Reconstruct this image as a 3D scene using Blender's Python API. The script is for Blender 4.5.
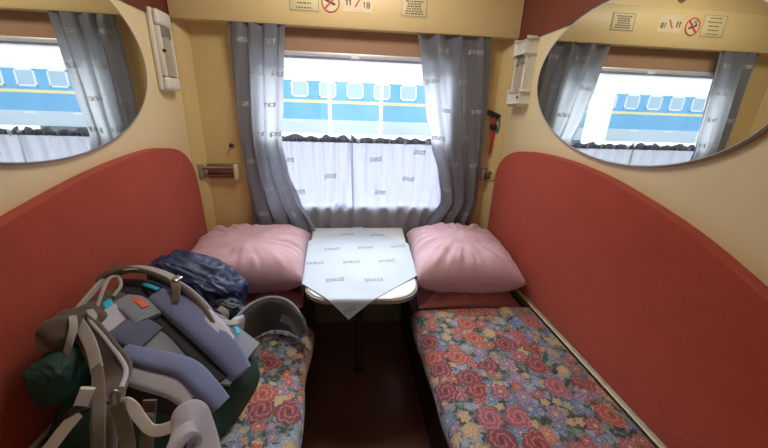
import bpy, bmesh, math, random
from mathutils import Vector, Matrix, noise
random.seed(7)
PI = math.pi
for o in list(bpy.data.objects): bpy.data.objects.remove(o)
SC = bpy.context.scene
COL = SC.collection

# ------------------------------------------------------------------ camera, sky, sun, exposure
CAM = Vector((-0.024, 0.0, 1.40))
FPX = 330.0
def cam_axes(p, yaw, roll):
    f = Vector((math.sin(yaw)*math.cos(p), math.cos(yaw)*math.cos(p), -math.sin(p)))
    r = Vector((math.cos(yaw), -math.sin(yaw), 0)); u = r.cross(f)
    return math.cos(roll)*r + math.sin(roll)*u, -math.sin(roll)*r + math.cos(roll)*u, f
CR, CU, CF = cam_axes(math.radians(19.24), math.radians(6.35), math.radians(2.017))
cd = bpy.data.cameras.new('camera'); cam = bpy.data.objects.new('camera', cd); COL.objects.link(cam)
cd.sensor_fit = 'HORIZONTAL'; cd.sensor_width = 36; cd.lens = 36*FPX/768; cd.clip_start = 0.02; cd.clip_end = 500
M3 = Matrix((CR, CU, -CF)).transposed()
cam.matrix_world = Matrix.Translation(CAM) @ M3.to_4x4()
SC.camera = cam

w = bpy.data.worlds.new('overcast_sky'); SC.world = w; w.use_nodes = True
bg = w.node_tree.nodes['Background']; bg.inputs[0].default_value = (0.90, 0.95, 1.0, 1); bg.inputs[1].default_value = .95
sl = bpy.data.lights.new('sun', 'SUN'); so = bpy.data.objects.new('sun', sl); COL.objects.link(so)
sl.energy = 11; sl.angle = math.radians(55); sl.color = (.90, .95, 1)
so.rotation_euler = (math.radians(-44), 0, math.radians(6))      # shines from beyond the window down into the compartment
al = bpy.data.lights.new('fill_light', 'AREA'); ao = bpy.data.objects.new('fill_light', al); COL.objects.link(ao)  # added fill light under the ceiling, out of view
al.shape = 'RECTANGLE'; al.size = .5; al.size_y = .3; al.energy = 5.8; al.color = (1, .96, .88)
ao.location = (0, 1.3, 2.225)
SC.view_settings.view_transform = 'Standard'; SC.view_settings.look = 'None'
SC.view_settings.gamma = 1; SC.view_settings.use_curve_mapping = False
SC.view_settings.exposure = 0.95
SC.cycles.use_denoising = True
SC.cycles.max_bounces = 10; SC.cycles.diffuse_bounces = 6; SC.cycles.transparent_max_bounces = 12

# ------------------------------------------------------------------ points seen along a sight line, on a plane of known depth
def _ray(px, py): return (px-384)/FPX*CR - (py-224)/FPX*CU + CF
def on_x(px, py, x): d = _ray(px, py); return CAM + d*((x-CAM.x)/d.x)
def on_y(px, py, y): d = _ray(px, py); return CAM + d*((y-CAM.y)/d.y)
def on_z(px, py, z): d = _ray(px, py); return CAM + d*((z-CAM.z)/d.z)

# ------------------------------------------------------------------ materials
def lin(c):
    c = c/255.0
    return c/12.92 if c <= .04045 else ((c+.055)/1.055)**2.4
def rgb(r, g, b): return (lin(r), lin(g), lin(b), 1)
class NT:
    def __init__(s, name):
        s.m = bpy.data.materials.new(name); s.m.use_nodes = True; s.t = s.m.node_tree
        s.b = s.t.nodes['Principled BSDF']; s.out = s.t.nodes['Material Output']
    def n(s, t, **k):
        x = s.t.nodes.new(t)
        for a, v in k.items(): setattr(x, a, v)
        return x
    def l(s, a, b): s.t.links.new(a, b)
    def val(s, sock, v):
        if isinstance(v, bpy.types.NodeSocket): s.l(v, sock)
        else: sock.default_value = v
    def math(s, op, a, b=None, c=None, clamp=False):
        x = s.n('ShaderNodeMath', operation=op, use_clamp=clamp); s.val(x.inputs[0], a)
        if b is not None: s.val(x.inputs[1], b)
        if c is not None: s.val(x.inputs[2], c)
        return x.outputs[0]
    def mix(s, f, a, b):
        x = s.n('ShaderNodeMix', data_type='RGBA'); s.val(x.inputs[0], f); s.val(x.inputs[6], a); s.val(x.inputs[7], b)
        return x.outputs[2]
    def noise(s, scale, detail=3, rough=.5, vec=None, dist=0):
        x = s.n('ShaderNodeTexNoise'); x.inputs['Scale'].default_value = scale; x.inputs['Detail'].default_value = detail
        x.inputs['Roughness'].default_value = rough; x.inputs['Distortion'].default_value = dist
        if vec is None: vec = s.n('ShaderNodeTexCoord').outputs['Object']
        s.l(vec, x.inputs['Vector']); return x.outputs['Fac']
    def bump(s, h, strength=.3, dist=.01):
        x = s.n('ShaderNodeBump'); x.inputs['Strength'].default_value = strength; x.inputs['Distance'].default_value = dist
        s.l(h, x.inputs['Height']); s.l(x.outputs[0], s.b.inputs['Normal'])
def mat(name, c, rough=.6, metal=0, var=.12, scale=14, bscale=None, bstr=.2, bdist=.003, sheen=0, spec=.5, trans=0, coat=0):
    t = NT(name)
    f = t.noise(scale, 4)
    d = tuple(x*(1-var) for x in c[:3])+(1,); e = tuple(min(1, x*(1+var)) for x in c[:3])+(1,)
    t.l(t.mix(f, d, e), t.b.inputs['Base Color'])
    t.b.inputs['Roughness'].default_value = rough; t.b.inputs['Metallic'].default_value = metal
    t.b.inputs['Specular IOR Level'].default_value = spec
    t.b.inputs['Sheen Weight'].default_value = sheen; t.b.inputs['Coat Weight'].default_value = coat
    if bscale: t.bump(t.noise(bscale, 3), bstr, bdist)
    if trans:
        tr = t.n('ShaderNodeBsdfTranslucent'); tr.inputs[0].default_value = c
        mx = t.n('ShaderNodeMixShader'); mx.inputs[0].default_value = trans
        t.l(t.b.outputs[0], mx.inputs[1]); t.l(tr.outputs[0], mx.inputs[2]); t.l(mx.outputs[0], t.out.inputs[0])
    return t.m
def weave_mat(name, c, rough=.9, var=.2, ws=420, bstr=.35, sheen=.3):
    """cloth with a fine two-way weave"""
    t = NT(name); tc = t.n('ShaderNodeTexCoord').outputs['Object']
    f = t.noise(9, 5, .6); g = t.noise(160, 2, .6)
    d = tuple(x*(1-var) for x in c[:3])+(1,); e = tuple(min(1, x*(1+var)) for x in c[:3])+(1,)
    t.l(t.mix(t.math('ADD', t.math('MULTIPLY', f, .5), t.math('MULTIPLY', g, .5)), d, e), t.b.inputs['Base Color'])
    t.b.inputs['Roughness'].default_value = rough; t.b.inputs['Sheen Weight'].default_value = sheen
    t.b.inputs['Specular IOR Level'].default_value = .2
    t.bump(t.noise(ws, 2, .7), bstr, .002)
    return t.m
MT = {}
MT['cream'] = mat('cream_wall_laminate', rgb(226, 206, 162), .45, var=.04, scale=3)
MT['ochre'] = mat('ochre_wall_laminate', rgb(210, 182, 124), .45, var=.06, scale=4)
MT['pelmet'] = mat('ochre_pelmet_laminate', rgb(214, 186, 132), .45, var=.05, scale=5)
MT['kick'] = mat('grey_brown_panel', rgb(116, 98, 82), .6)
MT['maroon'] = mat('maroon_leatherette', rgb(112, 52, 38), .5, var=.2, scale=12, bscale=120, bstr=.3)
MT['red'] = weave_mat('red_upholstery', rgb(172, 71, 53), .95, .32, 150, .5, .14)
MT['stripcream'] = mat('cream_edge_strip', rgb(222, 212, 180), .5, var=.05)
MT['darkvinyl'] = mat('dark_brown_vinyl', rgb(52, 40, 38), .55, var=.15, bscale=200)
MT['pink'] = weave_mat('pink_cotton', rgb(208, 170, 180), .9, .05, 300, .15)
MT['rose'] = weave_mat('rose_cotton', rgb(190, 122, 120), .9, .06, 300, .15)
MT['white_lam'] = mat('white_table_laminate', rgb(222, 222, 220), .3, var=.03)
MT['steel'] = mat('brushed_steel', rgb(170, 168, 165), .3, 1, .1)
MT['alu'] = mat('window_aluminium', rgb(214, 214, 222), .4, .3, .05)
MT['blind'] = mat('brown_blind_fabric', rgb(160, 124, 96), .8, var=.08, bscale=300)
MT['lampwhite'] = mat('lamp_white_plastic', rgb(225, 220, 208), .4, var=.03)
MT['lampglass'] = mat('lamp_ribbed_diffuser', rgb(176, 164, 140), .12, var=.16, scale=6)
MT['lampgrey'] = mat('lamp_grey_shade', rgb(136, 132, 124), .4)
MT['black'] = mat('black_plastic', rgb(24, 22, 24), .45)
MT['redplastic'] = mat('red_plastic', rgb(170, 40, 36), .4)
MT['teal'] = mat('teal_strap', rgb(40, 120, 122), .7)
MT['paper'] = mat('cream_notice_plate', rgb(214, 196, 148), .5, var=.04)
MT['ink'] = mat('grey_ink', rgb(120, 106, 84), .7)
MT['inkdark'] = mat('dark_ink', rgb(80, 66, 62), .7)
MT['signred'] = mat('sign_red', rgb(200, 62, 56), .5)
MT['signwhite'] = mat('sign_white', rgb(218, 198, 158), .5)
MT['cloth'] = weave_mat('pale_blue_grey_cotton', rgb(188, 198, 208), .85, .03, 400, .12)
MT['logo'] = mat('woven_grey_logo', rgb(156, 162, 170), .8)
MT['logopale'] = mat('woven_pale_logo', rgb(182, 184, 188), .7, trans=.2)
MT['logosheer'] = mat('woven_sheer_logo', rgb(176, 176, 184), .8, trans=.62)
MT['ruffle'] = mat('dark_grey_lace', rgb(78, 80, 88), .9, var=.5, scale=60, trans=.3)
MT['navy'] = mat('navy_nylon', rgb(36, 50, 86), .5, var=.3, scale=18, bscale=16, bstr=.5, bdist=.012)
MT['navydark'] = mat('black_navy_nylon', rgb(20, 24, 40), .5, var=.3)
MT['green'] = mat('dark_green_pack_fabric', rgb(24, 62, 53), .7, var=.3, bscale=60, bstr=.4)
MT['olive'] = weave_mat('brown_grey_strap_fabric', rgb(86, 72, 60), .9, .25, 300)
MT['slatedark'] = weave_mat('dark_slate_padding', rgb(84, 88, 108), .9, .08, 260, .4)
MT['olivedark'] = weave_mat('dark_grey_belt_fabric', rgb(70, 66, 66), .9, .1, 260, .4)
MT['packgrey'] = weave_mat('grey_mesh_fabric', rgb(122, 124, 132), .9, .1, 260, .5)
MT['slate'] = weave_mat('slate_blue_padding', rgb(104, 110, 142), .9, .08, 260, .4)
MT['lavgrey'] = weave_mat('lavender_grey_padding', rgb(178, 174, 186), .9, .06, 260, .4)
MT['web'] = weave_mat('pale_grey_webbing', rgb(160, 155, 148), .8, .06, 200, .4)
MT['webpale'] = weave_mat('white_webbing', rgb(214, 210, 204), .8, .05, 200, .4)
MT['webdark'] = weave_mat('brown_and_shaded_webbing', rgb(100, 86, 70), .8, .1, 200, .4)  # brown webbing, also the shaded lower run of the chest strap
MT['cyan'] = mat('bright_cyan_fabric', rgb(30, 170, 196), .7)
MT['packshade'] = mat('pack_gap_shade', rgb(34, 30, 32), .8, var=.2)  # near-black for the shade in the gaps of the harness
MT['orange'] = mat('orange_print', rgb(196, 96, 62), .7)

def mirror_mat():
    t = NT('mirror_silver'); t.b.inputs['Metallic'].default_value = 1; t.b.inputs['Roughness'].default_value = .015
    f = t.noise(3, 2); t.l(t.mix(f, (.72, .74, .69, 1), (.76, .78, .73, 1)), t.b.inputs['Base Color']); return t.m
MT['mirror'] = mirror_mat()
def floor_mat():
    t = NT('dark_brown_linoleum'); f = t.noise(5, 5); g = t.noise(90, 3)
    t.l(t.mix(t.math('MULTIPLY', f, g), rgb(92, 56, 44), rgb(150, 100, 78)), t.b.inputs['Base Color'])
    t.l(t.math('MULTIPLY_ADD', f, .35, .25), t.b.inputs['Roughness']); t.bump(g, .1, .002); return t.m
MT['floor'] = floor_mat()
def glass_mat():
    t = NT('dusty_window_glass')
    tr = t.n('ShaderNodeBsdfTransparent'); tr.inputs[0].default_value = (.94, .97, 1, 1)
    tl = t.n('ShaderNodeBsdfTranslucent'); tl.inputs[0].default_value = (.85, .9, 1, 1)
    gl = t.n('ShaderNodeBsdfGlossy'); gl.inputs['Roughness'].default_value = .03
    m1 = t.n('ShaderNodeMixShader'); t.l(t.math('MULTIPLY_ADD', t.noise(6, 4), .035, .008), m1.inputs[0])
    t.l(tr.outputs[0], m1.inputs[1]); t.l(tl.outputs[0], m1.inputs[2])
    m2 = t.n('ShaderNodeMixShader'); m2.inputs[0].default_value = .03
    t.l(m1.outputs[0], m2.inputs[1]); t.l(gl.outputs[0], m2.inputs[2]); t.l(m2.outputs[0], t.out.inputs[0]); return t.m
MT['glass'] = glass_mat()
def curtain_mat(name, c, tw, trans=0.0, rough=.55, tc=None):
    t = NT(name); f = t.noise(10, 4)
    d = tuple(x*.93 for x in c[:3])+(1,)
    t.l(t.mix(f, d, c), t.b.inputs['Base Color']); t.b.inputs['Roughness'].default_value = rough
    t.b.inputs['Sheen Weight'].default_value = .3; t.b.inputs['Specular IOR Level'].default_value = .3
    tl = t.n('ShaderNodeBsdfTranslucent'); tl.inputs[0].default_value = tc or c
    m1 = t.n('ShaderNodeMixShader'); m1.inputs[0].default_value = tw
    t.l(t.b.outputs[0], m1.inputs[1]); t.l(tl.outputs[0], m1.inputs[2]); last = m1.outputs[0]
    if trans:
        tr = t.n('ShaderNodeBsdfTransparent'); m2 = t.n('ShaderNodeMixShader'); m2.inputs[0].default_value = trans
        t.l(last, m2.inputs[1]); t.l(tr.outputs[0], m2.inputs[2]); last = m2.outputs[0]
    t.l(last, t.out.inputs[0]); return t.m
MT['curtain'] = curtain_mat('grey_satin_curtain', rgb(116, 118, 125), .36, 0, .45, rgb(206, 206, 212))
MT['sheer'] = curtain_mat('white_sheer_curtain', rgb(150, 148, 156), .36, .03, .8, rgb(170, 170, 182))

def floral_mat():
    t = NT('floral_tapestry'); uv = t.n('ShaderNodeUVMap').outputs[0]
    w1 = t.n('ShaderNodeTexNoise'); w1.inputs['Scale'].default_value = 34; t.l(uv, w1.inputs['Vector'])
    def add(vec, off, k):
        x = t.n('ShaderNodeVectorMath', operation='SUBTRACT'); t.l(w1.outputs['Color'], x.inputs[0]); x.inputs[1].default_value = (.5, .5, .5)
        y = t.n('ShaderNodeVectorMath', operation='SCALE'); t.l(x.outputs[0], y.inputs[0]); y.inputs['Scale'].default_value = k
        z = t.n('ShaderNodeVectorMath', operation='ADD'); t.l(vec, z.inputs[0]); t.l(y.outputs[0], z.inputs[1])
        q = t.n('ShaderNodeVectorMath', operation='ADD'); t.l(z.outputs[0], q.inputs[0]); q.inputs[1].default_value = off; return q.outputs[0]
    def vor(scale, off, rnd, warp):
        v = add(uv, off, warp)
        s = t.n('ShaderNodeVectorMath', operation='SCALE'); t.l(v, s.inputs[0]); s.inputs['Scale'].default_value = scale
        x = t.n('ShaderNodeTexVoronoi', voronoi_dimensions='2D'); x.inputs['Scale'].default_value = 1; x.inputs['Randomness'].default_value = rnd
        t.l(s.outputs[0], x.inputs['Vector'])
        d = t.n('ShaderNodeVectorMath', operation='SUBTRACT'); t.l(s.outputs[0], d.inputs[0]); t.l(x.outputs['Position'], d.inputs[1])
        sp = t.n('ShaderNodeSeparateXYZ'); t.l(d.outputs[0], sp.inputs[0])
        sc = t.n('ShaderNodeSeparateColor'); t.l(x.outputs['Color'], sc.inputs[0])
        return x.outputs['Distance'], t.math('ARCTAN2', sp.outputs[1], sp.outputs[0]), sc.outputs
    def ramp(fac, cols):
        r = t.n('ShaderNodeValToRGB'); r.color_ramp.interpolation = 'CONSTANT'; e = r.color_ramp.elements
        e[0].position = 0; e[0].color = cols[0]; e[1].position = 1/len(cols); e[1].color = cols[1]
        for i, c in enumerate(cols[2:]): q = e.new((i+2)/len(cols)); q.color = c
        t.l(fac, r.inputs[0]); return r.outputs[0]
    r, a, c = vor(34, (0, 0, 0), 1, .02)
    base = ramp(c[0], [rgb(52, 64, 60), rgb(92, 106, 92), rgb(74, 92, 100), rgb(120, 132, 112), rgb(62, 60, 58), rgb(96, 116, 98), rgb(128, 140, 150)])
    vein = t.math('SINE', t.math('MULTIPLY', a, 3))
    base = t.mix(t.math('MULTIPLY', t.math('GREATER_THAN', r, .48), .75), base, rgb(34, 36, 38))
    base = t.mix(t.math('MULTIPLY', t.math('GREATER_THAN', vein, .75), .35), base, rgb(160, 168, 140))
    def layer(cur, scale, off, thr, R, n, cols, rose, warp):
        r, a, c = vor(scale, off, .72, warp)
        edge = t.math('MULTIPLY', R, t.math('MULTIPLY_ADD', t.math('COSINE', t.math('MULTIPLY_ADD', a, n, t.math('MULTIPLY', c[2], 6.28))), .08 if rose else .15, .9 if rose else .85))
        m = t.math('MULTIPLY', t.math('LESS_THAN', r, edge), t.math('GREATER_THAN', c[0], thr))
        col = ramp(c[1], cols)
        q = t.math('DIVIDE', r, edge)
        ph = t.math('ADD', t.math('MULTIPLY', q, 15 if rose else 9), t.math('MULTIPLY', a, 2 if rose else n))
        rings = t.math('GREATER_THAN', t.math('SINE', ph), .45)
        dark = t.mix(1, col, (0, 0, 0, 1)); dk = t.n('ShaderNodeMix', data_type='RGBA', blend_type='MULTIPLY'); dk.inputs[0].default_value = 1
        t.l(col, dk.inputs[6]); dk.inputs[7].default_value = (.55, .50, .55, 1)
        lt = t.mix(.4, col, rgb(235, 205, 190))
        col = t.mix(t.math('MULTIPLY', rings, .34 if rose else .5), col, dk.outputs[2])
        hl = t.math('LESS_THAN', t.math('SINE', t.math('ADD', ph, 1.0)), -.6)
        col = t.mix(t.math('MULTIPLY', hl, .5), col, lt)
        core = t.math('LESS_THAN', q, .2)
        col = t.mix(core, col, dk.outputs[2] if rose else rgb(206, 170, 90))
        rim = t.math('GREATER_THAN', q, .9); col = t.mix(t.math('MULTIPLY', rim, .5), col, dk.outputs[2])
        return t.mix(m, cur, col)
    B, LB, LI, CRM, PEA = rgb(100, 122, 158), rgb(132, 150, 172), rgb(140, 114, 142), rgb(184, 156, 116), rgb(184, 118, 92)
    BUR, COR, ROS, RED = rgb(132, 50, 60), rgb(172, 82, 66), rgb(162, 84, 94), rgb(146, 54, 54)
    cur = layer(base, 27, (.3, .7, 0), .25, .46, 5, [B, CRM, LB, PEA, LI, rgb(150, 160, 130)], False, .004)
    cur = layer(cur, 19, (1.3, .2, 0), .35, .47, 6, [LI, LB, COR, CRM, B, ROS], False, .005)
    cur = layer(cur, 14, (2.1, 3.3, 0), .5, .47, 7, [LI, PEA, B, ROS, CRM], False, .006)
    cur = layer(cur, 10.5, (4.7, 1.9, 0), .56, .48, 9, [BUR, COR, ROS, RED, BUR], True, .018)
    cur = t.mix(.16, cur, rgb(112, 106, 104))
    t.l(cur, t.b.inputs['Base Color']); t.b.inputs['Roughness'].default_value = .9; t.b.inputs['Sheen Weight'].default_value = .15
    t.b.inputs['Specular IOR Level'].default_value = .2
    t.bump(t.noise(320, 2, .7, uv), .4, .002); return t.m
MT['floral'] = floral_mat()

# ------------------------------------------------------------------ mesh helpers
def finish(name, bm, mats, parent=None, smooth=True, angle=40):
    me = bpy.data.meshes.new(name); bmesh.ops.recalc_face_normals(bm, faces=bm.faces); bm.to_mesh(me); bm.free()
    for m in (mats if isinstance(mats, (list, tuple)) else [mats]): me.materials.append(MT[m] if isinstance(m, str) else m)
    if smooth:
        for p in me.polygons: p.use_smooth = True
        me.set_sharp_from_angle(angle=math.radians(angle))
    o = bpy.data.objects.new(name, me); COL.objects.link(o)
    if parent: o.parent = parent; o.matrix_parent_inverse = Matrix.Translation(-parent.location)
    return o
def thing(name, label, cat, loc=(0, 0, 0), group=None):
    o = bpy.data.objects.new(name, None); COL.objects.link(o); o.location = loc; o.empty_display_size = .05
    return tag(o, label, cat, group)
def tag(o, label, cat, group=None):
    o['label'] = label; o['category'] = cat
    if group: o['group'] = group
    return o
def struct(name, bm, m, smooth=True):
    o = finish(name, bm, m, None, smooth); o['kind'] = 'structure'; return o
def box(bm, lo, hi, bev=0, mi=0, seg=2):
    b = bmesh.new(); bmesh.ops.create_cube(b, size=1)
    for v in b.verts: v.co = Vector([(lo[i]+hi[i])/2 + v.co[i]*(hi[i]-lo[i]) for i in range(3)])
    if bev: bmesh.ops.bevel(b, geom=list(b.edges), offset=bev, segments=seg, profile=.5, affect='EDGES')
    merge(bm, b, mi); return bm
def merge(bm, b, mi=0, mtx=None):
    mp = {}
    for v in b.verts: mp[v] = bm.verts.new(mtx @ v.co if mtx else v.co)
    for f in b.faces:
        try: nf = bm.faces.new([mp[v] for v in f.verts]); nf.material_index = mi if mi else f.material_index
        except ValueError: pass
    b.free()
def spline(pts, n=8, closed=False):
    P = [Vector(p) for p in pts]; out = []; m = len(P)
    for i in range(m if closed else m-1):
        p1, p2 = P[i], P[(i+1) % m]
        p0 = P[i-1] if (i > 0 or closed) else p1*2-p2
        p3 = P[(i+2) % m] if (i+2 < m or closed) else p2*2-p1
        for k in range(n):
            t = k/n
            out.append(.5*((2*p1)+(p2-p0)*t+(2*p0-5*p1+4*p2-p3)*t*t+(3*p1-p0-3*p2+p3)*t**3))
    if not closed: out.append(P[-1])
    return out
def interp(xs, ys, x):
    if x <= xs[0]: return ys[0]
    for i in range(len(xs)-1):
        if x <= xs[i+1]:
            t = (x-xs[i])/(xs[i+1]-xs[i]); t = t*t*(3-2*t)*.5+t*.5
            return ys[i]+(ys[i+1]-ys[i])*t
    return ys[-1]
def rings(bm, R, closed=True, caps=True, mi=0):
    vs = [[bm.verts.new(p) for p in r] for r in R]; n = len(vs[0])
    for i in range(len(vs)-1):
        for j in range(n if closed else n-1):
            f = bm.faces.new((vs[i][j], vs[i][(j+1) % n], vs[i+1][(j+1) % n], vs[i+1][j])); f.material_index = mi
    if caps and closed:
        for r in (vs[0], vs[-1]):
            f = bm.faces.new(r); f.material_index = mi
    return vs
def tube(bm, pts, r, n=10, closed=False, mi=0):
    P = [Vector(p) for p in pts]; R = []
    up = Vector((0, 0, 1)); prev = None
    for i, p in enumerate(P):
        a = P[i-1] if (i or closed) else P[0]; b = P[(i+1) % len(P)] if (i+1 < len(P) or closed) else P[-1]
        t = (b-a).normalized()
        if prev is None: x = t.orthogonal().normalized()
        else: x = (prev-t*prev.dot(t)).normalized()
        prev = x; y = t.cross(x); rr = r(i/(len(P)-1)) if callable(r) else r
        R.append([p+(x*math.cos(2*PI*k/n)+y*math.sin(2*PI*k/n))*rr for k in range(n)])
    if closed: R.append(R[0]); 
    rings(bm, R, True, not closed, mi)
    if closed: bmesh.ops.remove_doubles(bm, verts=bm.verts, dist=1e-6)
    return bm
def ribbon(bm, pts, wdirs, width, thick, mi=0, crown=.5, nseg=12):
    """padded strap: rounded flat section swept along pts; wdirs = width direction per point (or one)"""
    P = [Vector(p) for p in pts]; R = []
    for i, p in enumerate(P):
        a = P[max(i-1, 0)]; b = P[min(i+1, len(P)-1)]; t = (b-a).normalized()
        wd = Vector(wdirs[min(i, len(wdirs)-1)]) if isinstance(wdirs, list) else Vector(wdirs)
        wd = (wd-t*wd.dot(t)).normalized(); nn = t.cross(wd)
        k = i/(len(P)-1); W = (width(k) if callable(width) else width)/2; T = (thick(k) if callable(thick) else thick)/2
        ring = []
        for j in range(nseg*2):
            th = 2*PI*j/(nseg*2); c, s = math.cos(th), math.sin(th)
            ring.append(p+wd*W*math.copysign(abs(c)**crown, c)+nn*T*math.copysign(abs(s)**crown, s))
        R.append(ring)
    rings(bm, R, True, True, mi); return bm
def sheet(bm, fn, nu, nv, thick=0, mi=0, uvs=None):
    """surface fn(u,v) for u,v in 0..1; thick gives it a back face"""
    g = [[bm.verts.new(fn(i/nu, j/nv)) for j in range(nv+1)] for i in range(nu+1)]
    faces = []
    for i in range(nu):
        for j in range(nv):
            f = bm.faces.new((g[i][j], g[i+1][j], g[i+1][j+1], g[i][j+1])); f.material_index = mi; faces.append(f)
    if thick:
        bm.normal_update()
        h = [[bm.verts.new(g[i][j].co-g[i][j].normal*thick) for j in range(nv+1)] for i in range(nu+1)]
        for i in range(nu):
            for j in range(nv):
                f = bm.faces.new((h[i][j], h[i][j+1], h[i+1][j+1], h[i+1][j])); f.material_index = mi
        edge = [(i, 0) for i in range(nu)]+[(nu, j) for j in range(nv)]+[(i, nv) for i in range(nu, 0, -1)]+[(0, j) for j in range(nv, 0, -1)]
        for k in range(len(edge)):
            a = edge[k]; b = edge[(k+1) % len(edge)]
            f = bm.faces.new((g[a[0]][a[1]], h[a[0]][a[1]], h[b[0]][b[1]], g[b[0]][b[1]])); f.material_index = mi
    return bm
def loftpoly(bm, poly, axis, d0, d1, bev=0, seg=3, mi=0):
    """polygon (2D list) extruded along axis from d0 to d1, edges at d1 rounded"""
    b = bmesh.new()
    def pt(p, d): return Vector((d, p[0], p[1])) if axis == 'x' else (Vector((p[0], d, p[1])) if axis == 'y' else Vector((p[0], p[1], d)))
    lo = [b.verts.new(pt(p, d0)) for p in poly]; hi = [b.verts.new(pt(p, d1)) for p in poly]; n = len(poly)
    b.faces.new(lo); top = b.faces.new(hi)
    for i in range(n): b.faces.new((lo[i], lo[(i+1) % n], hi[(i+1) % n], hi[i]))
    if bev: bmesh.ops.bevel(b, geom=list(top.edges), offset=bev, segments=seg, profile=.5, affect='EDGES')
    merge(bm, b, mi); return bm
GLYPHS = [  # strokes of the railway monogram woven into the fabrics
    [(0, -.35), (0, .7)], [(0, .7), (.5, .7), (.62, .55), (.62, .18), (.5, 0), (0, 0)],
    [(.85, .7), (1.5, .7), (.9, 0), (1.55, 0)],
    [(2.45, .7), (1.9, .7), (1.78, .55), (1.78, .15), (1.9, 0), (2.4, 0), (2.4, 1.0)]]
def stamp(bm, fn, u0, v0, du, dv, mi, wid=.17, ang=0):
    """lay the monogram on surface fn: du = size of one glyph unit in u, dv in v (v grows downwards)"""
    ca, sa = math.cos(ang), math.sin(ang)
    def P(x, y):
        x -= 1.2; y -= .35; x, y = x*ca-y*sa, x*sa+y*ca
        return fn(u0+x*du, v0-y*dv)
    for st in GLYPHS:
        for k in range(len(st)-1):
            a, b = Vector(st[k]), Vector(st[k+1]); t = (b-a).normalized(); nn = Vector((-t.y, t.x))*wid/2; a = a-t*wid*.4; b = b+t*wid*.4
            m = 3; prev = None
            for i in range(m+1):
                c = a+(b-a)*(i/m)
                pr = (bm.verts.new(P(*(c+nn))), bm.verts.new(P(*(c-nn))))
                if prev:
                    f = bm.faces.new((prev[0], prev[1], pr[1], pr[0])); f.material_index = mi
                prev = pr

# ------------------------------------------------------------------ the compartment shell
W = .88; YB = 1.97; YF = -.22; H = 2.25
bm = bmesh.new(); box(bm, (-W-.05, YF-1.1, -.05), (W+.05, YB+.05, 0)); struct('floor', bm, 'floor', False)
bm = bmesh.new(); box(bm, (-W-.05, YF-.04, H), (W+.05, YB+.05, H+.05)); struct('ceiling', bm, 'cream', False)
bm = bmesh.new(); box(bm, (-W-.05, YF-.04, 0), (-W, YB+.05, H)); struct('wall_left', bm, 'cream', False)
bm = bmesh.new(); box(bm, (W, YF-.04, 0), (W+.05, YB+.05, H)); struct('wall_right', bm, 'cream', False)
WX0, WX1, WZ0, WZ1 = -.54, .57, .80, 1.665
bm = bmesh.new()
for lo, hi in (((-W, YB, 0), (WX0, YB+.06, H)), ((WX1, YB, 0), (W, YB+.06, H)), ((WX0, YB, 0), (WX1, YB+.06, WZ0)), ((WX0, YB, WZ1), (WX1, YB+.06, H))): box(bm, lo, hi)
struct('wall_back', bm, 'ochre', False)
bm = bmesh.new()
for lo, hi in (((-W, YF-.04, 0), (-.36, YF, H)), ((.36, YF-.04, 0), (W, YF, H)), ((-.36, YF-.04, 2.0), (.36, YF, H))): box(bm, lo, hi)
struct('wall_front', bm, 'cream', False)
bm = bmesh.new(); yc_ = YF-1.1
for lo, hi in (((-2, yc_-.05, 0), (-.5, yc_, H)), ((.5, yc_-.05, 0), (2, yc_, H)), ((-.5, yc_-.05, 0), (.5, yc_, .85)), ((-.5, yc_-.05, 1.75), (.5, yc_, H)), ((-2, yc_, 0), (-1.95, YF-.04, H)), ((1.95, yc_, 0), (2, YF-.04, H)), ((-2, yc_, H), (2, YF-.04, H+.05)), ((-2, yc_, -.05), (-W-.06, YF-.05, 0)), ((W+.06, yc_, -.05), (2, YF-.05, 0)), ((-2, YF-.05, 0), (-W-.06, YF, H)), ((W+.06, YF-.05, 0), (2, YF, H))): box(bm, lo, hi)
struct('wall_corridor', bm, 'cream', False)
# window
wn = bpy.data.objects.new('window_1', None); COL.objects.link(wn); wn['kind'] = 'structure'; wn.location = ((WX0+WX1)/2, YB, WZ0)
wn['label'] = 'compartment window with an aluminium frame behind the curtains'
bm = bmesh.new(); b_ = .03
for lo, hi in (((WX0, YB-.012, WZ0), (WX0+b_, YB+.05, WZ1)), ((WX1-b_, YB-.012, WZ0), (WX1, YB+.05, WZ1)), ((WX0+b_, YB-.012, WZ0), (WX1-b_, YB+.05, WZ0+b_)), ((WX0+b_, YB-.012, WZ1-b_), (WX1-b_, YB+.05, WZ1))): box(bm, lo, hi, .003)
finish('window_frame', bm, 'alu', wn)
bm = bmesh.new(); box(bm, (WX0+.02, YB+.02, WZ0+.02), (WX1-.02, YB+.024, WZ1-.02)); finish('window_pane', bm, 'glass', wn, False)
# corner trims, lower panel, maroon upper wall covering, pelmet
n = 0
for s in (-1, 1):
    n += 1; bm = bmesh.new()
    loftpoly(bm, [(s*W, YB), (s*(W-.055), YB), (s*(W-.048), YB-.012), (s*(W-.012), YB-.055), (s*W, YB-.058)], 'z', 0, 1.78)
    struct('trim_%d' % n, bm, 'ochre')
bm = bmesh.new(); box(bm, (-W+.06, YB-.035, 0), (W-.06, YB, .46), .004); struct('trim_3', bm, 'kick')
for s in (-1, 1):
    n = 4 if s < 0 else 5; bm = bmesh.new()
    box(bm, (s*W, YF, 1.752), (s*(W-.008), YB-.06, H), .002); struct('trim_%d' % n, bm, 'maroon')
bm = bmesh.new()
loftpoly(bm, [(YB, 1.775), (1.893, 1.775), (1.888, 1.785), (1.888, 1.955), (1.893, 1.962), (1.915, 1.965), (1.93, H), (YB, H)], 'x', -.868, .868)
struct('trim_6', bm, 'pelmet')
tag(SC.objects['trim_6'], 'ochre pelmet board across the top of the window wall', 'pelmet')

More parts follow.
